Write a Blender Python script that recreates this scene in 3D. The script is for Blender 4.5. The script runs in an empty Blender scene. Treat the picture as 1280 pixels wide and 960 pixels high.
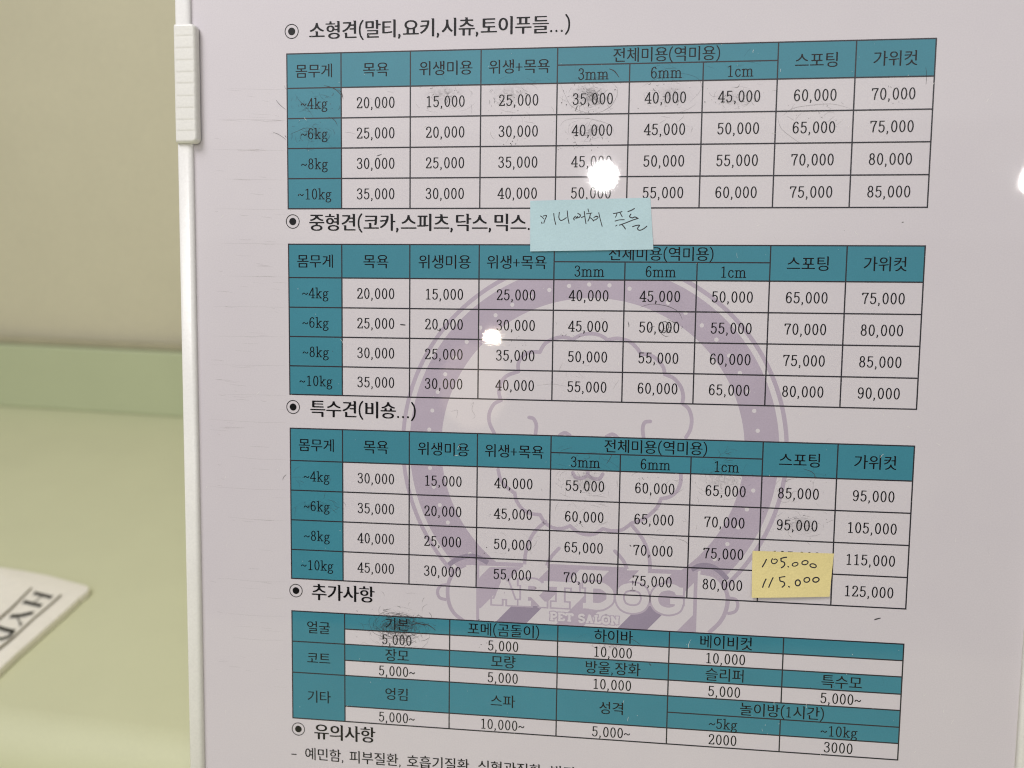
import bpy, math, random
import numpy as np
from mathutils import Vector, Matrix
from mathutils.geometry import tessellate_polygon, delaunay_2d_cdt

random.seed(7)
scene = bpy.context.scene
C = scene.collection

# ------------------------------------------------------------------ camera
PITCH = math.radians(16)
CAM_H = 0.24                                   # camera height above the counter
FOC = 1000.0                                   # focal length in pixels of a 1280 wide frame
A = np.array([[1, 0, 0], [0, -math.sin(PITCH), math.cos(PITCH)], [0, -math.cos(PITCH), -math.sin(PITCH)]])
cam_data = bpy.data.cameras.new('camera')
cam = bpy.data.objects.new('camera', cam_data)
C.objects.link(cam)
cam_data.sensor_width = 36
cam_data.lens = 36 * FOC / 1280
cam_data.clip_start = 0.01
cam_data.clip_end = 50
cam_data.dof.use_dof = True
cam_data.dof.focus_distance = 0.211
cam_data.dof.aperture_fstop = 11.5
cam.location = (0, 0, CAM_H)
cam.rotation_euler = (math.radians(90) - PITCH, 0, 0)
scene.camera = cam

# ------------------------------------------------------------------ light
scene.view_settings.view_transform = 'Standard'
scene.view_settings.look = 'None'
scene.view_settings.exposure = 0
scene.view_settings.gamma = 1
world = bpy.data.worlds.new('World')
scene.world = world
world.use_nodes = True
bg = world.node_tree.nodes['Background']
# the shop around: pale ceiling above, dimmer walls, darker floor
wn = world.node_tree
w_tc = wn.nodes.new('ShaderNodeTexCoord'); w_sp = wn.nodes.new('ShaderNodeSeparateXYZ'); w_rp = wn.nodes.new('ShaderNodeValToRGB')
w_mr = wn.nodes.new('ShaderNodeMapRange'); w_mr.inputs[1].default_value = -1; w_mr.inputs[2].default_value = 1
wn.links.new(w_tc.outputs['Generated'], w_sp.inputs[0]); wn.links.new(w_sp.outputs[2], w_mr.inputs[0]); wn.links.new(w_mr.outputs[0], w_rp.inputs[0])
el = w_rp.color_ramp.elements
el[0].position = .30; el[0].color = (.15, .142, .138, 1)
el[1].position = .90; el[1].color = (1, .98, 1, 1)
e_ = el.new(.50); e_.color = (.34, .332, .338, 1)
e_ = el.new(.66); e_.color = (.78, .768, .785, 1)
wn.links.new(w_rp.outputs[0], bg.inputs[0])
bg.inputs[1].default_value = 0.315
scene.cycles.filter_width = 1.1

# pose of the price board seen from the camera (metres, camera axes x right, y down, z ahead)
def rod(w):
    w = np.array(w); th = np.linalg.norm(w); k = w / th
    K = np.array([[0, -k[2], k[1]], [k[2], 0, -k[0]], [-k[1], k[0], 0]])
    return np.eye(3) + math.sin(th) * K + (1 - math.cos(th)) * K @ K
RB = rod([.0792725, .11006517, .01741532])
TB = np.array([-.060153, -.0881273, .213729])
HB = np.array([[FOC, 0, 640], [0, FOC, 480], [0, 0, 1]]) @ np.stack([RB[:, 0], RB[:, 1], TB], 1)
HI = np.linalg.inv(HB)
def uv(x, y):
    """photo pixel -> point on the sheet, in mm (u right, v down)"""
    q = HI @ np.array([x, y, 1.0])
    return np.array([q[0] / q[2], q[1] / q[2]]) * 1000
WR = A @ RB
BM = Matrix(((WR[0, 0], -WR[0, 1], -WR[0, 2], (A @ TB)[0]),
             (WR[1, 0], -WR[1, 1], -WR[1, 2], (A @ TB)[1]),
             (WR[2, 0], -WR[2, 1], -WR[2, 2], (A @ TB)[2] + CAM_H), (0, 0, 0, 1)))
BOARD_N = -(A @ RB[:, 2])

def ray(x, y):
    d = A @ np.array([(x - 640) / FOC, (y - 480) / FOC, 1.0])
    return d / np.linalg.norm(d)
def on_counter(x, y, z=0.0):
    d = ray(x, y); s = (z - CAM_H) / d[2]
    return np.array([d[0] * s, d[1] * s, z])
def mirrored(x, y, dist):
    """where a lamp hangs whose image shows on the laminate at photo pixel x, y"""
    d = ray(x, y)
    u = uv(x, y) / 1000
    p = np.array(BM @ Vector((u[0], -u[1], 0)))
    r = d - 2 * d.dot(BOARD_N) * BOARD_N
    return p + r * dist

def point_lamp(name, loc, watts, radius, col):
    l = bpy.data.lights.new(name, 'POINT'); l.energy = watts; l.shadow_soft_size = radius; l.color = col
    o = bpy.data.objects.new(name, l); o.location = loc; C.objects.link(o); return o
point_lamp('ceiling_spot_lamp', mirrored(755, 219, 3.4), 34, 0.053, (1, .97, .95))
point_lamp('ceiling_spot_lamp', mirrored(1295, 228, 3.2), 15, 0.044, (1, .95, .9))
def disk_lamp(name, loc, aim, watts, sx, sy, col, shape='ELLIPSE'):
    l = bpy.data.lights.new(name, 'AREA'); l.shape = shape; l.size = sx; l.size_y = sy; l.energy = watts; l.color = col
    o = bpy.data.objects.new(name, l); o.location = loc
    o.rotation_euler = (Vector(aim) - Vector(loc)).to_track_quat('-Z', 'Y').to_euler(); C.objects.link(o); return o
bc = np.array(BM @ Vector((.08, -.09, 0)))
disk_lamp('far_shop_lamp', mirrored(615, 421, 4.0), bc, 2.6, .072, .036, (1, .86, .66))
disk_lamp('soft_fill_light', (-.45, -.20, 1.05), (-.02, .22, .15), 7.0, .5, .5, (1, .98, .985), 'RECTANGLE')  # added soft fill above the board, not a fixture of the shop
disk_lamp('haze_light', mirrored(800, 50, 3.0), bc, 3.0, 3.8, .62, (1, .98, .98), 'RECTANGLE')  # added wide area light, its reflection hazes the upper tables
disk_lamp('haze_light', mirrored(800, 110, 3.05), bc, 5.0, 4.4, 1.15, (1, .98, .98), 'RECTANGLE')  # second added haze light, larger, so the edges stay faint
disk_lamp('warm_glow_light', mirrored(592, 482, 4.0), bc, .75, .36, .46, (1, .80, .62))  # added warm area light, reflected as a glow below the far lamp's image

# ------------------------------------------------------------------ materials
def srgb(r, g, b):
    f = lambda c: (c / 12.92 if c <= .04045 else ((c + .055) / 1.055) ** 2.4)
    return (f(r / 255), f(g / 255), f(b / 255))
def mat(name, col, rough=.5, coat=0.0, var=0.04, scale=60, film=False, spec=.5, bump=0.0, bscale=800, sss=0.0, alpha=1.0, tint=None):
    m = bpy.data.materials.new(name); m.use_nodes = True
    nt = m.node_tree; b = nt.nodes['Principled BSDF']
    b.inputs['Roughness'].default_value = rough
    b.inputs['Specular IOR Level'].default_value = spec
    tc = nt.nodes.new('ShaderNodeTexCoord')
    n = nt.nodes.new('ShaderNodeTexNoise'); n.inputs['Scale'].default_value = scale; n.inputs['Detail'].default_value = 6
    n.inputs['Roughness'].default_value = .65
    nt.links.new(tc.outputs['Object'], n.inputs['Vector'])
    r = nt.nodes.new('ShaderNodeValToRGB')
    r.color_ramp.elements[0].position = .3; r.color_ramp.elements[1].position = .7
    lo = [max(0, c * (1 - var)) for c in col]; hi = [min(1, c * (1 + var)) for c in col]
    r.color_ramp.elements[0].color = (*lo, 1); r.color_ramp.elements[1].color = (*hi, 1)
    nt.links.new(n.outputs[0], r.inputs[0])
    if tint: r.color_ramp.elements[0].color = (*tint, 1)
    out = r.outputs[0]
    # fine print / fibre grain
    n2 = nt.nodes.new('ShaderNodeTexNoise'); n2.inputs['Scale'].default_value = 2600 if film else bscale * 1.7
    n2.inputs['Detail'].default_value = 3
    nt.links.new(tc.outputs['Object'], n2.inputs['Vector'])
    mp = nt.nodes.new('ShaderNodeMapRange'); mp.inputs[1].default_value = .25; mp.inputs[2].default_value = .75
    mp.inputs[3].default_value = 1 - max(.035, var); mp.inputs[4].default_value = 1 + max(.035, var)
    nt.links.new(n2.outputs[0], mp.inputs[0])
    mul = nt.nodes.new('ShaderNodeMix'); mul.data_type = 'RGBA'; mul.blend_type = 'MULTIPLY'; mul.inputs[0].default_value = 1
    nt.links.new(out, mul.inputs[6]); nt.links.new(mp.outputs[0], mul.inputs[7])
    nt.links.new(mul.outputs[2], b.inputs['Base Color'])
    if film:                                   # clear laminate over paper and print
        b.inputs['Coat Weight'].default_value = 1
        b.inputs['Coat Roughness'].default_value = .03
        b.inputs['Coat IOR'].default_value = 1.43
        w = nt.nodes.new('ShaderNodeTexNoise'); w.inputs['Scale'].default_value = 22; w.inputs['Detail'].default_value = 2
        nt.links.new(tc.outputs['Object'], w.inputs['Vector'])
        bp = nt.nodes.new('ShaderNodeBump'); bp.inputs['Strength'].default_value = .2; bp.inputs['Distance'].default_value = .00025
        nt.links.new(w.outputs[0], bp.inputs['Height'])
        nt.links.new(bp.outputs[0], b.inputs['Coat Normal'])
        sm = nt.nodes.new('ShaderNodeTexNoise'); sm.inputs['Scale'].default_value = 18; sm.inputs['Detail'].default_value = 1
        nt.links.new(tc.outputs['Object'], sm.inputs['Vector'])
        mr = nt.nodes.new('ShaderNodeMapRange'); mr.inputs[1].default_value = .45; mr.inputs[2].default_value = .75
        mr.inputs[3].default_value = .02; mr.inputs[4].default_value = .05
        nt.links.new(sm.outputs[0], mr.inputs[0]); nt.links.new(mr.outputs[0], b.inputs['Coat Roughness'])
    elif bump:
        w = nt.nodes.new('ShaderNodeTexNoise'); w.inputs['Scale'].default_value = bscale; w.inputs['Detail'].default_value = 4
        nt.links.new(tc.outputs['Object'], w.inputs['Vector'])
        bp = nt.nodes.new('ShaderNodeBump'); bp.inputs['Strength'].default_value = bump; bp.inputs['Distance'].default_value = .0003
        nt.links.new(w.outputs[0], bp.inputs['Height']); nt.links.new(bp.outputs[0], b.inputs['Normal'])
    b.inputs['Alpha'].default_value = alpha
    if sss:
        b.inputs['Subsurface Weight'].default_value = sss
        b.inputs['Subsurface Radius'].default_value = (.004, .004, .003)
        b.inputs['Subsurface Scale'].default_value = .5
    return m
M = {
    'paper': mat('white_paper', (.71, .665, .70), .42, film=True, var=.018, scale=11, spec=.35, tint=(.68, .63, .68)),
    'teal': mat('teal_print', (.044, .246, .330), .42, film=True, var=.05, scale=30, spec=.35),
    'ink': mat('black_print', (.003, .003, .004), .45, film=True, var=.1, spec=.1),
    'rule': mat('ruling_print', (.022, .02, .028), .45, film=True, var=.2, scale=300, spec=.3),
    'mauve': mat('pale_mauve_print', (.495, .42, .52), .42, film=True, var=.05, spec=.35),
    'plum': mat('dull_plum_print', (.335, .28, .38), .42, film=True, var=.06, spec=.35),
    'smudge': mat('pen_residue', (.05, .048, .052), .6, var=.3, scale=200, alpha=.85),
    'faint': mat('faint_pen_residue', (.06, .05, .055), .6, var=.25, scale=150, alpha=.42),
    'scuff': mat('brown_scuff', (.18, .12, .085), .6, var=.2, scale=150, alpha=.16),
    'dust': mat('pale_dust', (.85, .83, .80), .7, var=.1),
    'pen': mat('pen_ink', (.022, .022, .028), .5, var=.2, scale=200),
    'cyan': mat('pale_cyan_note_paper', (.53, .71, .77), .85, var=.04, scale=60, spec=.15, bump=.2, bscale=1500),
    'yellow': mat('yellow_note_paper', (.81, .69, .33), .85, var=.05, scale=60, spec=.15, bump=.2, bscale=1500),
    'plastic': mat('white_plastic', (.88, .865, .83), .28, var=.03, scale=30, bump=.15, bscale=900, sss=.0),
    'gap': mat('dark_gap', (.08, .07, .06), .8),
    'wall': mat('olive_cream_wall_paint', (.66, .62, .455), .55, var=.03, scale=8, bump=.2, bscale=200),
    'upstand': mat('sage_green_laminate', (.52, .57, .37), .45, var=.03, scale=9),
    'counter': mat('sage_green_counter', (.65, .66, .435), .6, var=.03, scale=9),
    'gap_shade': mat('grey_brown_gap_shade', (.42, .39, .26), .7, var=.1, scale=40),  # colour carries the shade of the gap above the upstand
    'pouch': mat('cream_sachet_film', (.93, .89, .80), .35, var=.02, scale=40, bump=.15, bscale=120),
    'print2': mat('black_sachet_print', (.02, .02, .02), .4),
    'line2': mat('brown_sachet_print', (.13, .10, .05), .4),
}

# ------------------------------------------------------------------ object helpers
def tag(o, label=None, cat=None, group=None, kind=None):
    if label: o['label'] = label
    if cat: o['category'] = cat
    if group: o['group'] = group
    if kind: o['kind'] = kind
    return o
def mesh(name, verts, faces, m, parent=None, smooth=False):
    me = bpy.data.meshes.new(name)
    me.from_pydata([tuple(v) for v in verts], [], [tuple(f) for f in faces])
    for mm in (m if isinstance(m, (list, tuple)) else [m]): me.materials.append(mm)
    if smooth:
        for p in me.polygons: p.use_smooth = True
    me.update()
    o = bpy.data.objects.new(name, me); C.objects.link(o)
    if parent is not None: o.parent = parent
    return o
def empty(name, matrix=None):
    o = bpy.data.objects.new(name, None); o.empty_display_size = .01; C.objects.link(o)
    if matrix is not None: o.matrix_world = matrix
    return o

# geometry lying on the sheet: coordinates in mm (u, v), height h in mm above the paper
HK = .22 / 1000                              # layer heights: the whole print stack is under a tenth of a millimetre
class Flat:
    def __init__(s): s.v = []; s.f = []; s.mi = []; s.n = 0
    def poly(s, pts, h, mi=0):
        k = len(s.v); s.v += [(p[0] / 1000, -p[1] / 1000, h * HK) for p in pts]
        pts = list(pts)
        ar = sum(pts[i - 1][0] * pts[i][1] - pts[i][0] * pts[i - 1][1] for i in range(len(pts)))
        idx = list(range(k, k + len(pts)))
        s.f.append(idx[::-1] if ar > 0 else idx); s.mi.append(mi)
    def fill(s, pts, h, mi=0):
        k = len(s.v); s.v += [(p[0] / 1000, -p[1] / 1000, h * HK) for p in pts]
        for t in tessellate_polygon([[Vector((p[0], -p[1], 0)) for p in pts]]):
            a, b, c = [Vector((pts[i][0], -pts[i][1])) for i in t]
            cr = (b - a).cross(c - a)
            t = t if cr > 0 else (t[0], t[2], t[1])
            s.f.append([k + i for i in t]); s.mi.append(mi)
    def stroke(s, pts, w, h, mi=0, ext=0.0, taper=False, caps=False):
        P = [np.array(p[:2], float) for p in pts]
        if len(P) < 2: return
        if ext:
            d = P[0] - P[1]; P[0] = P[0] + d / (np.linalg.norm(d) + 1e-9) * ext
            d = P[-1] - P[-2]; P[-1] = P[-1] + d / (np.linalg.norm(d) + 1e-9) * ext
        k = len(s.v); n = len(P)
        for i in range(n):
            a = P[max(i - 1, 0)]; b = P[min(i + 1, n - 1)]
            if 0 < i < n - 1:
                d1 = (P[i] - a) / (np.linalg.norm(P[i] - a) + 1e-9); d2 = (b - P[i]) / (np.linalg.norm(b - P[i]) + 1e-9)
                d = d1 + d2; L = np.linalg.norm(d)
                d = d1 if L < .4 else d / L
                ml = 1 / max(.55, float(d.dot(d1)))
            else:
                d = (b - a) / (np.linalg.norm(b - a) + 1e-9); ml = 1
            nrm = np.array([-d[1], d[0]])
            ww = w / 2 * ml
            if taper: ww *= max(.15, math.sin(math.pi * (i + .5) / n) ** .6)
            for sg in (1, -1):
                q = P[i] + nrm * ww * sg
                s.v.append((q[0] / 1000, -q[1] / 1000, h * HK))
        for i in range(n - 1):
            s.f.append([k + 2 * i, k + 2 * i + 2, k + 2 * i + 3, k + 2 * i + 1]); s.mi.append(mi)
        if caps:
            for e in (P[0], P[-1]):
                s.disc(e, w / 2, h + .0015, mi, 14)
    def disc(s, c, r, h, mi=0, n=28, ry=None):
        ry = ry or r
        s.poly([(c[0] + r * math.cos(2 * math.pi * i / n), c[1] + ry * math.sin(2 * math.pi * i / n)) for i in range(n)], h, mi)
    def ring(s, c, r0, r1, h, mi=0, n=160, a0=0, a1=2 * math.pi):
        k = len(s.v)
        for i in range(n + 1):
            a = a0 + (a1 - a0) * i / n
            for r in (r0, r1): s.v.append(((c[0] + r * math.cos(a)) / 1000, -(c[1] + r * math.sin(a)) / 1000, h * HK))
        for i in range(n):
            s.f.append([k + 2 * i, k + 2 * i + 2, k + 2 * i + 3, k + 2 * i + 1]); s.mi.append(mi)
    def build(s, name, mats, parent):
        # every face looks out of the sheet
        V = s.v; F = []
        for f in s.f:
            ar = sum(V[f[i - 1]][0] * V[f[i]][1] - V[f[i]][0] * V[f[i - 1]][1] for i in range(len(f)))
            F.append(f if ar > 0 else f[::-1])
        o = mesh(name, V, F, mats, parent)
        for p, mi in zip(o.data.polygons, s.mi): p.material_index = mi
        return o
def smooth_path(pts, sub=6):
    P = [np.array(p, float) for p in pts]; out = []
    for i in range(len(P) - 1):
        p0 = P[max(i - 1, 0)]; p1 = P[i]; p2 = P[i + 1]; p3 = P[min(i + 2, len(P) - 1)]
        for j in range(sub):
            t = j / sub
            out.append(.5 * ((2 * p1) + (-p0 + p2) * t + (2 * p0 - 5 * p1 + 4 * p2 - p3) * t * t + (-p0 + 3 * p1 - 3 * p2 + p3) * t ** 3))
    out.append(P[-1]); return out

# ------------------------------------------------------------------ lettering
# Glyphs are drawn as fields on a fine grid, traced and filled: a light book face with thick uprights,
# thin crossbars and small serifs.
GN = 72
XO, YO = .15, .30                              # margins left of / below the origin, in em
GW, GH = int(1.35 * GN), int(1.45 * GN)
gx, gy = np.meshgrid(np.arange(GW) / GN - XO, np.arange(GH) / GN - YO)

def ell(cx, cy, rx, ry, a0=0, a1=360, n=36):
    return [(cx + rx * math.cos(math.radians(a0 + (a1 - a0) * i / n)), cy + ry * math.sin(math.radians(a0 + (a1 - a0) * i / n))) for i in range(n + 1)]
def S(*p): return smooth_path(p, 5)
def serif(x, y, w=.09): return [(x - w, y), (x + w, y)]
six = S((.42, .60), (.37, .68), (.28, .70), (.17, .62), (.115, .45), (.105, .27), (.15, .09), (.275, .012), (.40, .08), (.44, .22), (.40, .36), (.28, .42), (.17, .37), (.11, .25))
ROM = {
 '0': (.55, [ell(.275, .355, .168, .345)]),
 '1': (.55, [[(.29, .015), (.29, .695)], [(.29, .69), (.15, .62)], serif(.29, .012, .13)]),
 '2': (.55, [S((.115, .53), (.13, .64), (.26, .705), (.39, .65), (.425, .53), (.38, .40), (.25, .23), (.10, .035)), [(.10, .025), (.45, .025)], [(.45, .02), (.465, .12)], [(.12, .53), (.14, .55)]]),
 '3': (.55, [S((.115, .57), (.16, .67), (.275, .705), (.40, .64), (.41, .52), (.35, .42), (.24, .38)), S((.24, .38), (.38, .35), (.445, .22), (.41, .08), (.28, .01), (.15, .04), (.10, .14))]),
 '4': (.55, [[(.36, .70), (.06, .21)], [(.06, .205), (.49, .205)], [(.37, .70), (.37, .015)], serif(.37, .012, .10)]),
 '5': (.55, [[(.15, .685), (.43, .685)], [(.155, .68), (.135, .38)], S((.135, .38), (.20, .43), (.30, .445), (.41, .38), (.44, .23), (.39, .08), (.27, .01), (.15, .04), (.10, .14))]),
 '6': (.55, [six]),
 '7': (.55, [[(.09, .685), (.46, .685)], S((.46, .68), (.35, .47), (.28, .27), (.25, .015)), [(.092, .685), (.085, .58)]]),
 '8': (.55, [ell(.275, .535, .135, .165), ell(.275, .19, .168, .18)]),
 '9': (.55, [[(.55 - x, .71 - y) for x, y in six]]),
 ',': (.30, [S((.12, .045), (.15, .0), (.10, -.11)), [(.115, .03), (.135, .03)]]),
 '.': (.30, [[(.13, .035), (.135, .035)], [(.125, .02), (.14, .02)]]),
 ' ': (.33, []),
 '-': (.50, [[(.10, .27), (.40, .27)]]),
 '+': (.60, [[(.08, .33), (.52, .33)], [(.30, .10), (.30, .56)]]),
 '~': (.52, [S((.06, .26), (.12, .335), (.20, .335), (.30, .265), (.38, .255), (.45, .34))]),
 '(': (.38, [S((.31, .82), (.17, .62), (.12, .34), (.17, .06), (.31, -.14))]),
 ')': (.38, [S((.07, .82), (.21, .62), (.26, .34), (.21, .06), (.07, -.14))]),
 'm': (.88, [[(.15, .015), (.15, .46)], [(.15, .455), (.05, .44)], S((.15, .36), (.22, .44), (.31, .465), (.40, .42), (.425, .30)), [(.43, .32), (.43, .015)], S((.43, .36), (.51, .44), (.60, .465), (.69, .42), (.715, .30)), [(.72, .32), (.72, .015)], serif(.15, .012), serif(.43, .012), serif(.72, .012)]),
 'c': (.50, [S((.40, .35), (.37, .43), (.27, .465), (.15, .41), (.095, .24), (.15, .07), (.27, .008), (.37, .04), (.42, .12))]),
 'k': (.56, [[(.15, .015), (.15, .72)], [(.15, .715), (.05, .70)], [(.41, .445), (.16, .20)], [(.24, .275), (.44, .02)], serif(.15, .012), serif(.42, .45, .08), serif(.45, .012, .07)]),
 'g': (.54, [ell(.25, .315, .135, .145), S((.35, .41), (.41, .46), (.48, .455)), S((.16, .20), (.11, .13), (.17, .065), (.33, .045), (.44, -.02), (.43, -.13), (.27, -.20), (.12, -.17), (.08, -.09), (.17, .04))]),
}
def seg_dist(strokes, ax, ay):
    """distance to polylines for a pen that is ax wide and ay tall (units of em)"""
    D = np.full(gx.shape, 9.0); k = ax / ay
    X = gx; Y = gy * k
    for st in strokes:
        for (x0, y0), (x1, y1) in zip(st[:-1], st[1:]):
            y0 *= k; y1 *= k
            dx, dy = x1 - x0, y1 - y0; L = dx * dx + dy * dy + 1e-12
            t = np.clip(((X - x0) * dx + (Y - y0) * dy) / L, 0, 1)
            D = np.minimum(D, np.hypot(X - x0 - t * dx, Y - y0 - t * dy))
    return D - ax
_font_obj = None
def hangul_bitmap(ch):
    """coverage of the built-in face's glyph"""
    global _font_obj
    if _font_obj is None:
        cu = bpy.data.curves.new('letter', 'FONT'); cu.resolution_u = 4
        _font_obj = bpy.data.objects.new('letter', cu); C.objects.link(_font_obj)
    _font_obj.data.body = ch
    bpy.context.view_layer.update()
    me = _font_obj.evaluated_get(bpy.context.evaluated_depsgraph_get()).to_mesh()
    me.calc_loop_triangles()
    B = np.zeros(gx.shape, bool)
    V = np.array([v.co[:2] for v in me.vertices])
    for lt in me.loop_triangles:
        a, b, c = V[list(lt.vertices)]
        x0, x1 = int((min(a[0], b[0], c[0]) + XO) * GN) - 1, int((max(a[0], b[0], c[0]) + XO) * GN) + 2
        y0, y1 = int((min(a[1], b[1], c[1]) + YO) * GN) - 1, int((max(a[1], b[1], c[1]) + YO) * GN) + 2
        sx = gx[y0:y1, x0:x1]; sy = gy[y0:y1, x0:x1]
        e = lambda p, q: (q[0] - p[0]) * (sy - p[1]) - (q[1] - p[1]) * (sx - p[0])
        e0, e1, e2 = e(a, b), e(b, c), e(c, a)
        B[y0:y1, x0:x1] |= ((e0 >= 0) & (e1 >= 0) & (e2 >= 0)) | ((e0 <= 0) & (e1 <= 0) & (e2 <= 0))
    return B
def sh(B, dx, dy):
    R = np.zeros_like(B); h, w = B.shape
    R[max(dy, 0):h + min(dy, 0), max(dx, 0):w + min(dx, 0)] = B[max(-dy, 0):h + min(-dy, 0), max(-dx, 0):w + min(-dx, 0)]
    return R
def blur(F, n=1):
    for _ in range(n):
        F = (F + sh(F, 1, 0) + sh(F, -1, 0)) / 3
        F = (F + sh(F, 0, 1) + sh(F, 0, -1)) / 3
    return F
def hangul_field(ch, bold):
    B = hangul_bitmap(ch)
    thin = B.copy()
    thin = (thin | sh(thin, 1, 0) | sh(thin, -1, 0) | sh(thin, 2, 0)) if bold else thin | sh(thin, 1, 0)
    out = thin.copy()
    # small slanted serif at the head of each upright
    h, w = B.shape; run = int(.26 * GN)
    for y in range(h - 2, run, -1):
        row = thin[y] & ~thin[y + 1] if y + 1 < h else thin[y]
        x = 0
        while x < w:
            if row[x]:
                x2 = x
                while x2 + 1 < w and row[x2 + 1]: x2 += 1
                width = x2 - x + 1
                if 3 <= width <= int((.13 if bold else .10) * GN) and thin[y - run:y, (x + x2) // 2].all() and not thin[y + 1:y + 3, max(0, x - 2):x2 + 3].any():
                    L = int(.055 * GN)
                    for i in range(1, L + 1):
                        yy = y - int(.25 * i)
                        out[max(0, yy - max(1, (L - i) // 1)):yy + 1, max(0, x - i)] = True
                x = x2 + 1
            else: x += 1
    return blur(out.astype(float), 1) - .5
def contours(F):
    """closed iso-lines of F at 0, in grid units"""
    h, w = F.shape; I = F > 0; nxt = {}
    def pt(x0, y0, x1, y1):
        a, b = F[y0, x0], F[y1, x1]; t = a / (a - b); return (x0 + (x1 - x0) * t, y0 + (y1 - y0) * t)
    code = I[:-1, :-1] * 1 + I[:-1, 1:] * 2 + I[1:, 1:] * 4 + I[1:, :-1] * 8
    T = {1: [(3, 0)], 2: [(0, 1)], 3: [(3, 1)], 4: [(1, 2)], 5: [(3, 2), (1, 0)], 6: [(0, 2)], 7: [(3, 2)], 8: [(2, 3)], 9: [(2, 0)], 10: [(0, 3), (2, 1)], 11: [(2, 1)], 12: [(1, 3)], 13: [(1, 0)], 14: [(0, 3)]}
    ek = lambda x, y, e: ((x, y, 'h'), (x + 1, y, 'v'), (x, y + 1, 'h'), (x, y, 'v'))[e]
    pos = {}
    for y, x in zip(*np.nonzero((code > 0) & (code < 15))):
        x = int(x); y = int(y)
        for a, b in T[int(code[y, x])]:
            ka, kb = ek(x, y, a), ek(x, y, b)
            nxt[ka] = kb
            for k in (ka, kb):
                if k not in pos:
                    pos[k] = pt(k[0], k[1], k[0] + 1, k[1]) if k[2] == 'h' else pt(k[0], k[1], k[0], k[1] + 1)
    loops = []
    while nxt:
        k0, k = next(iter(nxt.items())); loop = []; cur = k0
        while cur in nxt:
            loop.append(pos[cur]); cur = nxt.pop(cur)
        if len(loop) > 5: loops.append(loop)
    return loops
def rdp(p, eps):
    if len(p) < 3: return p
    a, b = np.array(p[0]), np.array(p[-1]); d = b - a; L = np.hypot(*d) + 1e-9
    Q = np.array(p); ds = abs(d[0] * (Q[:, 1] - a[1]) - d[1] * (Q[:, 0] - a[0])) / L if L > 1e-6 else np.hypot(*(Q - a).T)
    i = int(ds.argmax())
    if ds[i] > eps: return rdp(p[:i + 1], eps)[:-1] + rdp(p[i:], eps)
    return [p[0], p[-1]]
_gc = {}
def glyph(ch, bold=False):
    key = (ch, bold)
    if key in _gc: return _gc[key]
    if ch in ROM:
        adv, st = ROM[ch]
        if st:
            F = -seg_dist(st, .052 if bold else .045, .036 if bold else .029)
            if ch in ',.': F = -seg_dist(st, .055 if bold else .037, .05 if bold else .033)
        adv *= .9; sx = .9
    else:
        adv, sx, st = .90, 1.0, 1
        F = hangul_field(ch, bold)
    vs, fs = [], []
    if st:
        loops = []
        for L in contours(F):
            m = len(L) // 2
            L = rdp(L[:m + 1], .22)[:-1] + rdp(L[m:] + L[:1], .22)[:-1]
            if len(L) > 2: loops.append([Vector(((x / GN - XO) * sx, y / GN - YO, 0)) for x, y in L])
        flat = [v.xy for L in loops for v in L]
        edges = []; k = 0
        for L in loops:
            edges += [(k + i, k + (i + 1) % len(L)) for i in range(len(L))]; k += len(L)
        cv, _, cf = delaunay_2d_cdt(flat, edges, [], 0, 1e-6)[:3]
        for t in cf:                             # keep what lies inside the letter
            cx = sum(cv[i][0] for i in t) / 3 / sx; cy = sum(cv[i][1] for i in t) / 3
            fx, fy = (cx + XO) * GN, (cy + YO) * GN; ix, iy = int(fx), int(fy); tx, ty = fx - ix, fy - iy
            if (F[iy, ix] * (1 - tx) + F[iy, ix + 1] * tx) * (1 - ty) + (F[iy + 1, ix] * (1 - tx) + F[iy + 1, ix + 1] * tx) * ty > 0: fs.append(tuple(t))
        flat = cv
        vs = [(v[0], v[1]) for v in flat]
    _gc[key] = (adv, vs, fs); return _gc[key]
def text_width(s, bold=False): return sum(glyph(c, bold)[0] for c in s)
def text(fl, s, cu, cv, em, h, bold=False, yk=1.0, mi=0):
    """centred on (cu, cv) in mm; small unevenness comes from the print itself"""
    x = cu - text_width(s, bold) * em / 2
    base = cv + .355 * em * yk
    for c in s:
        adv, vs, fs = glyph(c, bold)
        k = len(fl.v)
        fl.v += [((x + a * em) / 1000, -(base - b * em * yk) / 1000, h * HK) for a, b in vs]
        fl.f += [[k + i for i in f] for f in fs]; fl.mi += [mi] * len(fs)
        x += adv * em

for _c in sorted(set('몸무게목욕위생미용전체역스포팅가컷얼굴코트기타본포메곰돌이하바베비장모량방울화슬리퍼특수엉킴파성격놀시간예민함피부질환호흡심혈관발작등의경우로진료')): glyph(_c)
for _c in sorted(set('소형견말티요키시츄토이푸들중코카스피츠닥믹특수비숑추가사항유의')): glyph(_c, True)

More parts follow.
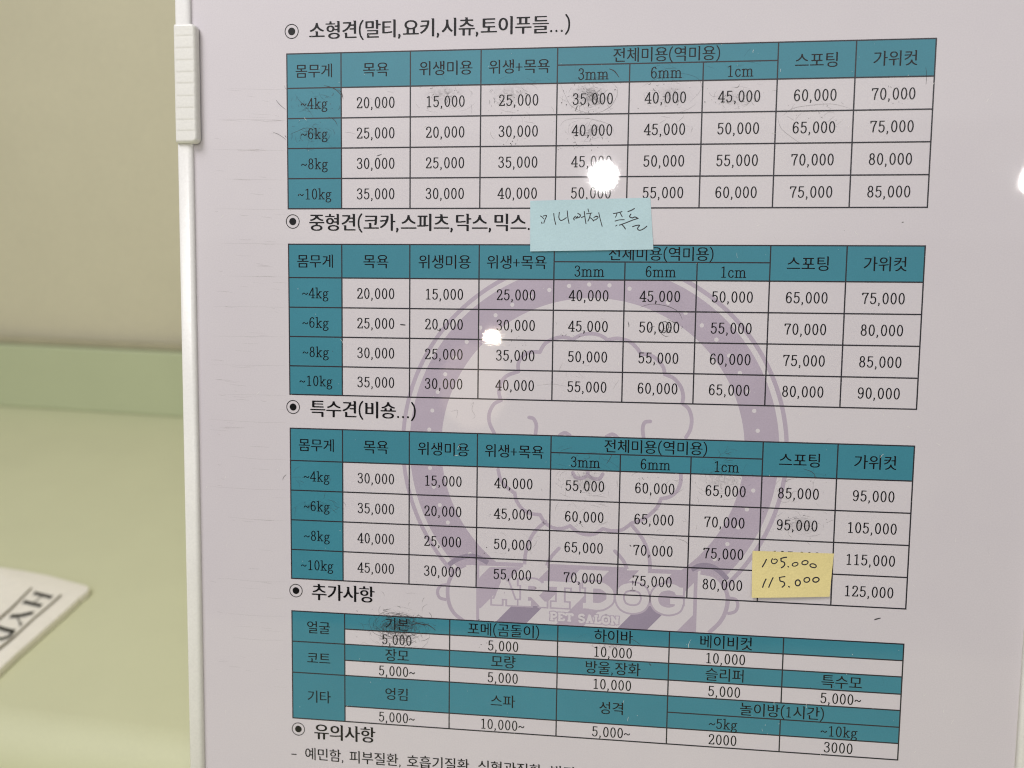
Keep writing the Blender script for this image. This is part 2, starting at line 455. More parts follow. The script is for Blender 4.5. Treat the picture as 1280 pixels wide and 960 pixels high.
# ------------------------------------------------------------------ the setting
def quad_sheet(name, p, m, kind='structure'):
    o = mesh(name, p, [list(range(len(p)))], m); tag(o, kind=kind); return o
b0, b1 = on_counter(0, 508), on_counter(228, 522)
dv = (b1 - b0) / np.linalg.norm(b1 - b0)            # direction along the foot of the upstand
nv = np.array([-dv[1], dv[0], 0])                     # away from the camera
def along(s, back=0.0, z=0.0): return b0 + dv * s + nv * back + np.array([0, 0, z])
def hit_plane(x, y, p, n):
    d = ray(x, y); o = np.array([0, 0, CAM_H]); return o + d * ((p - o).dot(n) / d.dot(n))
up_h = hit_plane(110, 436, b0, nv)[2]
def box_between(name, s0, s1, d0, d1, z0, z1, m, bev=.0015):
    V = [along(s, d, z) for z in (z0, z1) for s, d in ((s0, d0), (s1, d0), (s1, d1), (s0, d1))]
    F = [(0, 1, 5, 4), (1, 2, 6, 5), (2, 3, 7, 6), (3, 0, 4, 7), (4, 5, 6, 7), (3, 2, 1, 0)]
    o = mesh(name, V, F, m)
    md = o.modifiers.new('bevel', 'BEVEL'); md.width = bev; md.segments = 3
    return o
# the counter steps down at its rounded front edge to the ledge the board stands on
LEDGE = -.06
fr = [on_counter(0, 925), on_counter(228, 932)]
front = (fr[0] - b0).dot(nv)
prof = [(.02, LEDGE - .03), (.02, 0)]
RR = .020
for i in range(9):
    a = math.radians(90 + 90 * i / 8); prof.append((front + RR + RR * math.cos(a), -RR + RR * math.sin(a)))
prof += [(front, LEDGE - .03)]
def extrude(name, prof, m):
    n = len(prof); V = [along(sx, d, z) for sx in (-1.6, 2.4) for d, z in prof]
    F = [(i, (i + 1) % n, n + (i + 1) % n, n + i) for i in range(n)] + [tuple(range(n))[::-1], tuple(range(n, 2 * n))]
    o = mesh(name, V, F, m)
    import bmesh
    bm = bmesh.new(); bm.from_mesh(o.data); bmesh.ops.recalc_face_normals(bm, faces=bm.faces); bm.to_mesh(o.data); bm.free()
    for p in list(o.data.polygons)[1:n - 1]: p.use_smooth = len(p.vertices) == 4 and 2 <= p.index <= 9
    return tag(o, kind='structure')
extrude('countertop', prof, M['counter'])
extrude('lower_ledge', [(front - .002, LEDGE), (-1.4, LEDGE), (-1.4, LEDGE - .03), (front - .002, LEDGE - .03)], M['counter'])
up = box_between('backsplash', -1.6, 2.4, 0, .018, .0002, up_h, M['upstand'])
tag(up, 'low sage green upstand along the back of the counter', 'backsplash')
sl = box_between('shadow_gap_strip', -1.6, 2.4, .004, .016, up_h + .0002, up_h + .005, M['gap_shade'], .002); sl.parent = up  # shadow gap at the upstand's top, put in as a dark strip
wl = box_between('wall', -1.6, 2.4, .022, .08, -.03, 1.6, M['wall']); tag(wl, kind='structure')

# ------------------------------------------------------------------ the board with its rails
def down_to_counter(u):
    z0 = (BM @ Vector((u / 1000, 0, 0)))[2]; z1 = (BM @ Vector((u / 1000, -.1, 0)))[2]
    return (z0 - LEDGE) / (z0 - z1) * 100
VB = down_to_counter(80) - .6
VT = -40.0
board = empty('price_board', BM)
tag(board, 'white plastic display board with rounded edge rails holding the price sheet', 'display board')
def boxmm(name, u0, u1, v0, v1, h0, h1, m, parent, bev=0, seg=4):
    V = [(u / 1000, -v / 1000, h / 1000) for h in (h0, h1) for u, v in ((u0, v1), (u1, v1), (u1, v0), (u0, v0))]
    F = [(0, 1, 5, 4), (1, 2, 6, 5), (2, 3, 7, 6), (3, 0, 4, 7), (4, 5, 6, 7), (3, 2, 1, 0)]
    o = mesh(name, V, F, m, parent)
    if bev:
        md = o.modifiers.new('bevel', 'BEVEL'); md.width = bev / 1000; md.segments = seg
        for p in o.data.polygons: p.use_smooth = True
        o.modifiers.new('wn', 'WEIGHTED_NORMAL')
    return o
boxmm('backing_panel', -29.5, 196.5, VT, VB, -3.2, -.25, M['plastic'], board, .3, 2)
def profile_rail(prof, v0, v1, m, name):
    """rail with a rounded cross section running down the board"""
    n = len(prof); V = [(u / 1000, -v / 1000, h / 1000) for v in (v0, v1) for u, h in prof]
    F = [(i, (i + 1) % n, n + (i + 1) % n, n + i) for i in range(n)] + [tuple(range(n))[::-1], tuple(range(n, 2 * n))]
    o = mesh(name, V, F, m, board)
    for p in o.data.polygons[:n]: p.use_smooth = True
    return o
def rprof(ul, ur, top, inner):
    # flat outer face, then a rounded step down to the sheet on the inner side
    P = [(ul, -3.4)]
    for a in range(180, 89, -15): P.append((ul + .9 + .9 * math.cos(math.radians(a)), top - .9 + .9 * math.sin(math.radians(a))))
    for a in range(90, -1, -15): P.append((ur - 1.3 + 1.3 * math.cos(math.radians(a)), top * .35 + (top * .65) * math.sin(math.radians(a))))
    P += [(ur, -.02), (ur, -3.4)]
    return P
PL = rprof(-30.75, -26.62, 1.5, 0)
profile_rail(PL, VT, VB, M['plastic'], 'side_rail')
profile_rail([(168 - u - .5, h) for u, h in rprof(-30.75, -26.62, 1.5, 0)][::-1], VT, VB, M['plastic'], 'side_rail')
# ribbed slide tab clipped over the left rail
def slide_tab(parent):
    u0, u1, v0, v1, top = -30.75, -24.35, -7.9, 23.4, 2.6
    rib = (v1 - v0) / 10.0
    nu, nvv = 15, 150
    V = []; F = []
    for j in range(nvv + 1):
        v = v0 + (v1 - v0) * j / nvv
        # rounded corners on the inner side
        r = 1.4; cut = 0
        dd = min(v - v0, v1 - v)
        if dd < r: cut = r - math.sqrt(max(0, r * r - (r - dd) ** 2))
        rl = .35; cl = rl - math.sqrt(max(0, rl * rl - (rl - dd) ** 2)) if dd < rl else 0
        a, b = u0 + cl, u1 - cut
        ph = ((v - v0) / rib) % 1.0
        k = (v - v0) / rib
        step = .09 * ((1 - ph) ** 1.6) if .6 < k < 9.9 else .0    # each rib rises, then drops
        for i in range(nu + 1):
            t = i / nu; u = a + (b - a) * t
            e = min(t, 1 - t) * (b - a)
            hh = top - .8 * (1 - min(1, e / .8)) ** 2.2 - .55 * (1 - min(1, dd / .7)) ** 2
            if .07 < t < .93: hh -= step * min(1, (e - .35) / .3) if e > .35 else 0
            V.append((u / 1000, -v / 1000, hh / 1000))
    W = nu + 1
    for j in range(nvv):
        for i in range(nu):
            F.append((j * W + i, (j + 1) * W + i, (j + 1) * W + i + 1, j * W + i + 1))
    # skirt down to the rail / sheet
    base = len(V)
    rim = [j * W for j in range(nvv + 1)] + [nvv * W + i for i in range(1, W)] + [j * W + nu for j in range(nvv - 1, -1, -1)] + [i for i in range(nu - 1, 0, -1)]
    for r_ in rim: V.append((V[r_][0], V[r_][1], .0004))
    n = len(rim)
    for i in range(n): F.append((rim[i], rim[(i + 1) % n], base + (i + 1) % n, base + i))
    o = mesh('slide_tab', V, F, M['plastic'], parent)
    o['label'] = 'ribbed grip tab clipped over the left rail'
    for p in o.data.polygons[:nvv * nu]: p.use_smooth = True
    import bmesh
    bm = bmesh.new(); bm.from_mesh(o.data); bmesh.ops.recalc_face_normals(bm, faces=bm.faces); bm.to_mesh(o.data); bm.free()
slide_tab(board)
# folding prop behind, so the board leans back on the counter
foot = BM.inverted() @ Vector((*((BM @ Vector((.085, -.12, -.004)))[:2]), 0))
p0 = BM @ Vector((.085, -.06, -.004)); p1 = Vector((p0.x, p0.y + .085, LEDGE + .0005))
pv = []
for q, w in ((p0, .012), (p1, .02)):
    for dx in (-w, w):
        for dy in (0, .003): pv.append(BM.inverted() @ Vector((q.x + dx, q.y + dy, q.z)))
mesh('prop_leg', pv, [(0, 2, 6, 4), (1, 5, 7, 3), (0, 4, 5, 1), (2, 3, 7, 6), (0, 1, 3, 2), (4, 6, 7, 5)], M['plastic'], board)

# ------------------------------------------------------------------ the price sheet
sheet = empty('price_sheet', BM)
tag(sheet, 'laminated dog grooming price sheet with teal tables and mauve emblem, held in the white board', 'price list')
fl = Flat()
nu_, nv_ = 22, 30
U0, U1, V0, V1 = -26.6, 193.9, -38.0, VB - 3
o = boxmm('paper', U0, U1, V0, V1, -.22, 0, M['paper'], sheet)

# emblem ------------------------------------------------------------
EC = (82.75, 104.2)
em_ = Flat()
em_.ring(EC, 50.25, 51.35, .010, 0)
em_.ring(EC, 40.2, 48.95, .010, 0)
em_.build('emblem_ring', [M['mauve']], sheet)
dots = Flat()
for i in range(52):
    a = math.radians(1.4 + i * 360 / 52)
    dots.disc((EC[0] + 43.75 * math.cos(a), EC[1] - 43.75 * math.sin(a)), .56, .014, 0, 14)
ringo = [o for o in sheet.children_recursive if o.name.startswith('emblem_ring')][0]
d = dots.build('ring_dots', [M['paper']], ringo)

def px(pts): return [uv(*p) for p in pts]
dog = Flat()
# the dog's curly head: scalloped outline in one run per lobe
L1 = [[(617.9, 541.7), (611.8, 528.4), (611.8, 516), (617.6, 505), (626.3, 500.5)],
      [(626.3, 500.5), (623.6, 490), (626.3, 478), (634, 469.5), (648.1, 464.4)],
      [(648.1, 464.4), (648, 454), (654, 444.5), (664, 440), (674.8, 440.3)],
      [(674.8, 440.3), (680.8, 430), (691.7, 423.6), (704, 421.4), (716, 424.4)],
      [(716, 424.4), (725.6, 419), (737.7, 417), (749.8, 419), (759.5, 425)],
      [(759.5, 425), (772, 423), (786.2, 426.6), (796, 435), (800.9, 442.6)],
      [(800.9, 442.6), (812, 443.6), (822, 450), (829, 459), (831, 467.8)],
      [(831, 467.8), (842.4, 473), (851, 483.6), (854, 495), (852.8, 504)],
      [(852.8, 504), (861, 511.4), (864.6, 524), (862.8, 537), (857.6, 546.5)],
      [(622.7, 587), (626, 600), (635.2, 610.5), (643.4, 616.3)],
      [(643.4, 616.3), (645.7, 626), (652.7, 636), (663.3, 641.8), (675, 643.3)],
      [(675, 643.3), (681, 653), (691.4, 659.7), (703.1, 660.6), (712.5, 657.3)],
      [(712.5, 657.3), (722, 664.8), (733.6, 668.3), (744, 667), (753.5, 660.9)],
      [(753.5, 660.9), (765, 663.6), (778.1, 662), (789.8, 653.8)],
      [(789.8, 653.8), (802, 650), (813, 642.5), (822, 633), (826.2, 623.4)],
      [(826.2, 623.4), (837, 621), (846, 614), (850.6, 604), (851.2, 592)],
      # ears and eyes
      [(661.4, 521.8), (667, 523.6), (670.4, 531.5), (669.3, 542.5)],
      [(812.8, 526.8), (806, 528), (803.4, 535.6), (804.3, 546)],
      [(700, 543.8), (706, 541), (712, 544)], [(758, 546), (765.6, 542.8), (772, 547)],
      # muzzle
      [(716, 591), (719.5, 596.4), (727.7, 597.8), (734.8, 594)], [(734.8, 594), (740.6, 597.8), (748.8, 598.6), (753.5, 592.6)], [(734.8, 587), (734.8, 594)],
      # shoulders and arms
      [(682, 652), (668.6, 664.4), (659.8, 681), (656.2, 697), (655.8, 712)],
      [(791, 658), (803.5, 674), (810.6, 692), (812.4, 707), (812, 722)],
      [(698.6, 685.5), (688.4, 697), (682.4, 711), (681, 726)],
      [(768.7, 689), (778.1, 699.5), (783.6, 711), (785, 722)]]
for i, p in enumerate(L1):
    dog.stroke(smooth_path(px(p), 6), .98, .018 + (i % 4) * .004, 0, caps=True)
dogo = dog.build('dog_outline', [M['mauve']], sheet)

ban = Flat()
# white ground of the sign, its two scrolls included
ground = px([(597, 706), (580, 706.6), (569.8, 712.7), (562, 724.7), (559.5, 738.4), (561.3, 753.9), (567.3, 766), (576.7, 773.7), (590, 783), (870, 795), (888, 791),
             (900, 777.5), (907.5, 762.5), (909.4, 745.6), (902.8, 728.8), (892.5, 719.4), (875.6, 715.6), (866, 715), (783, 711), (720, 708.5), (655, 705.5)])
ban.fill(ground, .036, 1)
def stripe(a0, a1, mi, y0=None, y1=None, h=.042):
    xt = lambda y: 0
    top = lambda x: 704.5 + (x - 597) * .0405
    bot = 796
    P = []
    ya, yb = y0 or 0, y1 or bot
    quad = []
    yt0 = max(ya, top(a0 - 706)); 
    # clip the slanted band against the two uprights by sampling its rows
    rows = np.linspace(max(ya, 705), yb, 24)
    Lp, Rp = [], []
    for y in rows:
        xl, xr = max(a0 - y, 598), min(a1 - y, 868)
        if xl < xr and y >= top((xl + xr) / 2) - .5: Lp.append((xl, y)); Rp.append((xr, y))
    if len(Lp) > 1: ban.fill(px(Lp + Rp[::-1]), h, mi)
stripe(1321, 1361, 0)
stripe(1397, 1437, 0, None, 757); stripe(1397, 1437, 2, 757.3)
stripe(1475, 1512, 0)
stripe(1557, 1596, 0, None, 757); stripe(1557, 1596, 2, 757.3)
stripe(1635, 1675, 0)
k = 0
for p, w, mi in [([(592, 704), (654, 706.2)], 1.15, 0), ([(684, 707.5), (783.8, 711.9)], 1.15, 0), ([(810, 713.6), (872, 716)], 1.15, 0),
                 ([(597.3, 704), (597, 790)], .82, 0), ([(870, 716), (867.6, 795)], .95, 0),
                 ([(582, 706), (569.8, 712.7), (562, 724.7), (559.5, 738.4), (561.3, 753.9), (567.3, 766), (578, 775), (592, 785)], 1.05, 0),
                 ([(559, 730.9), (550.6, 732.4), (546.9, 739.3), (549.6, 747), (558, 749.6)], .85, 0),
                 ([(875.6, 715.6), (892.5, 719.4), (902.8, 728.8), (909.4, 745.6), (907.5, 762.5), (900, 777.5), (886, 791)], 1.1, 0),
                 ([(911, 747.5), (919.6, 749.4), (922.2, 756.9), (918.8, 764.4), (909, 767.2)], .85, 0),
                 ([(561, 706), (571.6, 698.9), (585.3, 695), (597, 696.6), (610, 703.5)], 1.35, 2), ([(864.4, 712), (875.6, 707), (888.8, 708), (900, 714.7), (909.4, 724.6)], 1.35, 2)]:
    k += 1
    ban.stroke(smooth_path(px(p), 6), w, .046 + k * .0022, mi)
ban.build('banner', [M['mauve'], M['paper'], M['plum']], sheet)

# slab lettering: white letters with a mauve rim
SL = {'A': [[(.5, .94), (.22, .08)], [(.5, .94), (.78, .08)], [(.3, .33), (.7, .33)], [(.04, .07), (.40, .07)], [(.60, .07), (.96, .07)], [(.36, .93), (.56, .93)]],
      'R': [[(.24, .05), (.24, .95)], [(.04, .93), (.3, .93)], [(.04, .07), (.46, .07)], ('s', (.24, .93), (.6, .93), (.76, .72), (.6, .5), (.24, .48)), [(.5, .48), (.84, .07)], [(.74, .07), (.98, .07)]],
      'T': [[(.5, .05), (.5, .95)], [(.04, .92), (.96, .92)], [(.09, .95), (.09, .66)], [(.91, .95), (.91, .66)], [(.26, .07), (.74, .07)]],
      'D': [[(.24, .05), (.24, .95)], [(.03, .93), (.4, .93)], [(.03, .07), (.4, .07)], ('s', (.24, .92), (.6, .92), (.86, .72), (.9, .5), (.86, .28), (.6, .08), (.24, .08))],
      'O': [('s', (.5, .95), (.2, .84), (.08, .5), (.2, .16), (.5, .05), (.8, .16), (.92, .5), (.8, .84), (.5, .95))],
      'G': [('s', (.86, .72), (.76, .88), (.5, .95), (.2, .82), (.09, .5), (.2, .18), (.5, .05), (.78, .14), (.86, .34)), [(.58, .42), (.98, .42)], [(.86, .95), (.86, .66)]],
      'P': [[(.24, .05), (.24, .95)], [(.03, .93), (.3, .93)], [(.03, .07), (.5, .07)], ('s', (.24, .92), (.66, .92), (.86, .7), (.66, .46), (.24, .45))],
      'E': [[(.24, .05), (.24, .95)], [(.03, .93), (.9, .93)], [(.03, .07), (.92, .07)], [(.24, .5), (.66, .5)], [(.86, .95), (.86, .72)], [(.88, .05), (.88, .3)]],
      'S': [('s', (.84, .74), (.7, .92), (.4, .94), (.16, .78), (.25, .58), (.7, .45), (.88, .26), (.66, .07), (.3, .06), (.14, .27))],
      'L': [[(.26, .05), (.26, .95)], [(.03, .93), (.5, .93)], [(.03, .07), (.92, .07)], [(.88, .05), (.88, .34)]],
      'N': [[(.22, .05), (.22, .95)], [(.8, .05), (.8, .95)], [(.22, .92), (.8, .08)], [(.03, .93), (.3, .93)], [(.62, .93), (.98, .93)], [(.03, .07), (.42, .07)]]}
def slab(fl, ch, x0, y0, x1, y1, w, o, h):
    """box corners in photo pixels: top-left, bottom-right"""
    a, b = uv(x0, y0), uv(x1, y1)
    for pas, (ww, mi, hh) in enumerate(((w + 2 * o, 0, h), (w, 1, h + .03))):
        for i, st in enumerate(SL[ch]):
            pts = smooth_path(st[1:], 6) if st[0] == 's' else st
            P = [(a[0] + (b[0] - a[0]) * p[0], b[1] + (a[1] - b[1]) * p[1]) for p in pts]
            vert = (st[0] != 's')
            fl.stroke(P, ww * (.8 if (vert and abs(P[0][1] - P[-1][1]) < .2) else 1), hh + .003 * i, mi, ext=o if pas == 0 else 0)
let = Flat()
for ch, x0, y0, x1, y1 in [('A', 613, 724, 648.5, 756.5), ('R', 646, 724.5, 685, 758.5), ('T', 677, 726, 724, 760.5), ('D', 727, 727.5, 767, 762), ('O', 770.5, 729, 810.5, 765.5), ('G', 814, 730, 855, 767.5)]:
    slab(let, ch, x0 + 1, y0 + 1, x1 - 1, y1 - 1, 1.9, .5, .075)
lo = let.build('emblem_name', [M['mauve'], M['paper']], sheet)
let = Flat()
x = 687.5
for ch, wd in (('P', 8.8), ('E', 8.8), ('T', 9.4), (' ', 4.6), ('S', 8.2), ('A', 9.8), ('L', 8.8), ('O', 9.6), ('N', 10.6)):
    yy = 765 + (x - 687) * .072
    if ch != ' ': slab(let, ch, x, yy, x + wd, yy + 10.4, .62, .28, .12)
    x += wd + .95
let.build('emblem_tagline', [M['mauve'], M['paper']], sheet)

# tables ------------------------------------------------------------
CU = [0, 14.92, 33.7, 52.48, 72.39, 90.86, 109.28, 127.55, 146.28, 165.0]
EM = 3.9
H_TEAL, H_RULE, H_TXT = .20, .215, .235
LW = .34
NUM = {1: [['20,000', '15,000', '25,000', '35,000', '40,000', '45,000', '60,000', '70,000'],
           ['25,000', '20,000', '30,000', '40,000', '45,000', '50,000', '65,000', '75,000'],
           ['30,000', '25,000', '35,000', '45,000', '50,000', '55,000', '70,000', '80,000'],
           ['35,000', '30,000', '40,000', '50,000', '55,000', '60,000', '75,000', '85,000']],
       2: [['20,000', '15,000', '25,000', '40,000', '45,000', '50,000', '65,000', '75,000'],
           ['25,000', '20,000', '30,000', '45,000', '50,000', '55,000', '70,000', '80,000'],
           ['30,000', '25,000', '35,000', '50,000', '55,000', '60,000', '75,000', '85,000'],
           ['35,000', '30,000', '40,000', '55,000', '60,000', '65,000', '80,000', '90,000']],
       3: [['30,000', '15,000', '40,000', '55,000', '60,000', '65,000', '85,000', '95,000'],
           ['35,000', '20,000', '45,000', '60,000', '65,000', '70,000', '95,000', '105,000'],
           ['40,000', '25,000', '50,000', '65,000', '70,000', '75,000', '105,000', '115,000'],
           ['45,000', '30,000', '55,000', '70,000', '75,000', '80,000', '115,000', '125,000']]}
VR = {1: [0, 4.42, 8.95, 16.87, 24.75, 32.74, 40.73],
      2: [50.25, 54.6, 59.25, 67.3, 75.3, 83.37, 91.26],
      3: [100.7, 105.24, 109.72, 118.09, 126.51, 134.95, 143.26]}
HD = ['몸무게', '목욕', '위생미용', '위생+목욕', None, None, None, '스포팅', '가위컷']
def cell(u0, v0, u1, v1, parent, name='header_cell'):
    f = Flat(); f.poly([(u0, v0), (u1, v0), (u1, v1), (u0, v1)], H_TEAL); return f.build(name, [M['teal']], parent)
def word(s, u0, u1, v0, v1, parent, name='printed_word', em=EM, jv=.1):
    f = Flat(); text(f, s, (u0 + u1) / 2, (v0 + v1) / 2 + jv, em, H_TXT); return f.build(name, [M['ink']], parent)
def hline(f, u0, u1, v, h=H_RULE): f.poly([(u0 - LW / 2, v - LW / 2), (u1 + LW / 2, v - LW / 2), (u1 + LW / 2, v + LW / 2), (u0 - LW / 2, v + LW / 2)], h)
def vline(f, u, v0, v1, h=H_RULE + .006): f.poly([(u - LW / 2, v0), (u + LW / 2, v0), (u + LW / 2, v1), (u - LW / 2, v1)], h)
KG = ['~4kg', '~6kg', '~8kg', '~10kg']
for t in (1, 2, 3):
    v = VR[t]
    g = Flat()
    hline(g, 0, 165, v[0]); hline(g, CU[4], CU[7], v[1])
    for k in range(2, 7): hline(g, 0, 165, v[k])
    for i in (0, 1, 2, 3, 4, 7, 8, 9): vline(g, CU[i], v[0], v[6])
    for i in (5, 6): vline(g, CU[i], v[1], v[6])
    tb = g.build('price_table', [M['rule']], sheet)
    tb['label'] = {1: 'top price table, for small dogs', 2: 'second price table, under the cyan note', 3: 'third price table, with the yellow note on it'}[t]
    for i in (0, 1, 2, 3, 7, 8):
        cell(CU[i], v[0], CU[i + 1], v[2], tb)
        word(HD[i], CU[i], CU[i + 1], v[0], v[2], tb, em=EM if i in (0, 3) else EM * 1.03)
    cell(CU[4], v[0], CU[7], v[1], tb); word('전체미용(역미용)', CU[4], CU[7], v[0], v[1], tb)
    for i, s in ((4, '3mm'), (5, '6mm'), (6, '1cm')):
        cell(CU[i], v[1], CU[i + 1], v[2], tb); word(s, CU[i], CU[i + 1], v[1], v[2], tb)
    for r in range(4):
        cell(0, v[2 + r], CU[1], v[3 + r], tb, 'weight_cell')
        word(KG[r], 0, CU[1], v[2 + r], v[3 + r], tb, 'printed_weight')
        for i in range(8):
            word(NUM[t][r][i], CU[i + 1], CU[i + 2], v[2 + r], v[3 + r], tb, 'printed_price')
U4 = [0, 15.32, 45.24, 75.11, 105.04, 134.72, 165.0]
V4 = dict(zip('abcdefgh', [152.67, 157.09, 161.48, 166.13, 170.55, 175.11, 179.53, 184.03]))
g = Flat()
for k, a in (('a', 0), ('b', 1), ('c', 0), ('d', 1), ('e', 0), ('f', 4), ('g', 1), ('h', 0)): hline(g, U4[a], 165, V4[k])
for i in (0, 1, 2, 3, 4, 6): vline(g, U4[i], V4['a'], V4['h'])
vline(g, U4[5], V4['a'], V4['e']); vline(g, U4[5], V4['f'], V4['h'])
tb = g.build('price_table', [M['rule']], sheet); tb['label'] = 'bottom table of extra charges'
for s, a, b in (('얼굴', 'a', 'c'), ('코트', 'c', 'e'), ('기타', 'e', 'h')):
    cell(0, V4[a], U4[1], V4[b], tb, 'weight_cell'); word(s, 0, U4[1], V4[a], V4[b], tb)
for a, b, ws, lo_, hi_ in (('a', 'b', ['기본', '포메(곰돌이)', '하이바', '베이비컷', ''], 'b', 'c'), ('c', 'd', ['장모', '모량', '방울,장화', '슬리퍼', '특수모'], 'd', 'e'), ('e', 'g', ['엉킴', '스파', '성격'], 'g', 'h')):
    vals = {'a': ['5,000', '5,000', '10,000', '10,000', ''], 'c': ['5,000~', '5,000', '10,000', '5,000', '5,000~'], 'e': ['5,000~', '10,000~', '5,000~']}[a]
    for i, s in enumerate(ws):
        cell(U4[i + 1], V4[a], U4[i + 2], V4[b], tb)
        if s: word(s, U4[i + 1], U4[i + 2], V4[a], V4[b], tb)
        if vals[i]: word(vals[i], U4[i + 1], U4[i + 2], V4[lo_], V4[hi_], tb, 'printed_price')
cell(U4[4], V4['e'], U4[6], V4['f'], tb); word('놀이방(1시간)', U4[4], U4[6], V4['e'], V4['f'], tb)
for i, s, n_ in ((4, '~5kg', '2000'), (5, '~10kg', '3000')):
    cell(U4[i], V4['f'], U4[i + 1], V4['g'], tb); word(s, U4[i], U4[i + 1], V4['f'], V4['g'], tb, 'printed_weight')
    word(n_, U4[i], U4[i + 1], V4['g'], V4['h'], tb, 'printed_price')

# headings ------------------------------------------------------------
def heading(s, x0, y0, x1, y1, bx, by, fixed=None):
    a, b = uv(x0, y0), uv(x1, y1)
    em = (b[0] - a[0]) / (text_width(fixed or s, True) - .05)
    f = Flat(); w = text_width(s, True) * em
    text(f, s, a[0] + w / 2, (a[1] + b[1]) / 2 + .1, em, H_TXT, True, yk=1.0)
    o = f.build('heading', [M['ink']], sheet)
    c = uv(bx, by); q = Flat()
    q.ring(c, 1.72, 1.92, H_TXT, n=48); q.disc(c, .98, H_TXT)
    q.build('bullet', [M['ink']], o)
heading('소형견(말티,요키,시츄,토이푸들...)', 385.6, 37.5, 713, 30.5, 364.6, 39.3)
heading('중형견(코카,스피츠,닥스,믹스...)', 385.6, 277.5, 657, 278.5, 366, 276.9, '중형견(코카,스피츠,닥스,믹스')
heading('특수견(비숑...)', 387, 510.5, 520, 513.5, 366.4, 508.7)
heading('추가사항', 388.8, 740.5, 467, 742.5, 370, 738.2)
heading('유의사항', 392, 914.2, 468, 918.6, 373, 911.2)
def note_line(s, x0, y0, x1, y1, fixed=None):
    a, b = uv(x0, y0), uv(x1, y1); em = (b[0] - a[0]) / (text_width(fixed or s) - .05)
    f = Flat(); text(f, s, a[0] + text_width(s) * em / 2, (a[1] + b[1]) / 2, em, H_TXT, False); f.build('notice_line', [M['ink']], sheet)
note_line('-', 363, 941, 371, 941)
sheet_notice = '예민함, 피부질환, 호흡기질환, 심혈관질환, 발작'
note_line(sheet_notice + ' 등의 경우', 380.5, 942, 719, 967, sheet_notice)
note_line('로 진료', 365, 968.5, 408, 971)

# ------------------------------------------------------------------ marker residue, scuffs and dust on the laminate
def rnd(a, b): return random.uniform(a, b)
class Marks:
    def __init__(s): s.f = Flat(); s.k = 0
    def put(s, pts, w, taper=True, mi=0):
        s.k += 1; s.f.stroke(pts, w, .262 + (s.k % 23) * .0022, mi, taper=taper)
    def pxs(s, pts, w, mi=0): s.put(smooth_path(px(pts), 5), w, mi=mi)
mk = Marks()
def swirl(cx, cy, rx, ry, n, mi=1, w=(.03, .07), dens=1.0):
    """loose arcs left by rubbing pen off the film"""
    c = uv(cx, cy); k = (uv(cx + 1, cy) - c)[0]
    for q in range(n):
        if q % 2:                                 # short stray curls
            x = c[0] + k * random.gauss(0, .5) * rx; y = c[1] + k * random.gauss(0, .5) * ry
            a = rnd(0, 6.28); da = rnd(-.35, .35); st = rnd(.15, .55); P = []
            for i in range(7):
                P.append((x, y)); x += st * math.cos(a); y += st * math.sin(a); a += da + rnd(-.2, .2)
            mk.put(P, rnd(*w), mi=mi); continue
        a0 = rnd(0, 6.28); da = rnd(.15, .75) * random.choice((-1, 1)); r = rnd(.35, 1.0); e = rnd(.8, 1.15)
        ox, oy = rnd(-.12, .12) * rx, rnd(-.15, .15) * ry
        P = [(c[0] + k * (ox + rx * r * math.cos(a0 + da * i / 7) + rnd(-.4, .4)), c[1] + k * (oy + ry * r * e * math.sin(a0 + da * i / 7) + rnd(-.3, .3))) for i in range(8)]
        mk.put(P, rnd(*w), mi=mi)
def specks(cx, cy, rx, ry, n, mi=0, size=(.06, .2)):
    c = uv(cx, cy); k = (uv(cx + 1, cy) - c)[0]
    for _ in range(n):
        x = c[0] + k * random.gauss(0, .5) * rx; y = c[1] + k * random.gauss(0, .5) * ry; a = rnd(0, 6.28); L = rnd(.1, .45)
        mk.put([(x, y), (x + L * .5 * math.cos(a), y + L * .5 * math.sin(a)), (x + L * math.cos(a + .4), y + L * math.sin(a + .4))], rnd(*size), mi=mi)
# first table
swirl(395, 128, 34, 17, 16, 1, (.04, .09)); swirl(395, 168, 38, 20, 18, 1, (.04, .09)); specks(388, 160, 30, 18, 12, 0, (.04, .1))
swirl(395, 130, 30, 15, 9, 0, (.03, .07)); swirl(396, 170, 34, 16, 10, 0, (.03, .07))
swirl(470, 125, 34, 18, 10); swirl(556, 122, 40, 22, 22); specks(556, 125, 38, 20, 10, 1)
swirl(643, 118, 36, 22, 34); specks(640, 124, 34, 20, 16, 1); swirl(643, 165, 40, 18, 12)
swirl(738, 120, 34, 24, 60, 1, (.03, .08)); swirl(736, 122, 22, 14, 26, 0, (.03, .06)); specks(738, 118, 36, 24, 46, 0, (.05, .14))
swirl(737, 162, 34, 18, 30); specks(737, 165, 34, 20, 20, 0, (.04, .1)); specks(720, 182, 34, 5, 18, 0, (.05, .14)); specks(640, 180, 34, 5, 8, 0)
swirl(838, 112, 42, 30, 34); specks(835, 120, 34, 22, 18, 0, (.04, .1)); swirl(835, 160, 34, 16, 12)
swirl(922, 122, 36, 20, 22); specks(920, 122, 30, 14, 14, 1); swirl(930, 88, 34, 14, 8); swirl(1015, 140, 46, 22, 14); specks(1018, 142, 44, 22, 14, 0, (.03, .08))
specks(1118, 120, 34, 20, 10, 0, (.03, .09))
mk.pxs([(405, 107), (413, 109), (421, 113), (428, 121)], .22); mk.pxs([(422, 112), (427, 116), (429, 124)], .16)
mk.pxs([(345, 125), (350, 131), (357, 137)], .12); mk.pxs([(341, 165), (350, 169), (358, 175)], .1); mk.pxs([(356, 169), (358, 172)], .12)
mk.pxs([(761, 86), (768, 89), (774, 97)], .26); mk.pxs([(748, 95), (754, 96), (760, 95)], .22); mk.pxs([(719, 139), (721, 134), (722, 132)], .2)
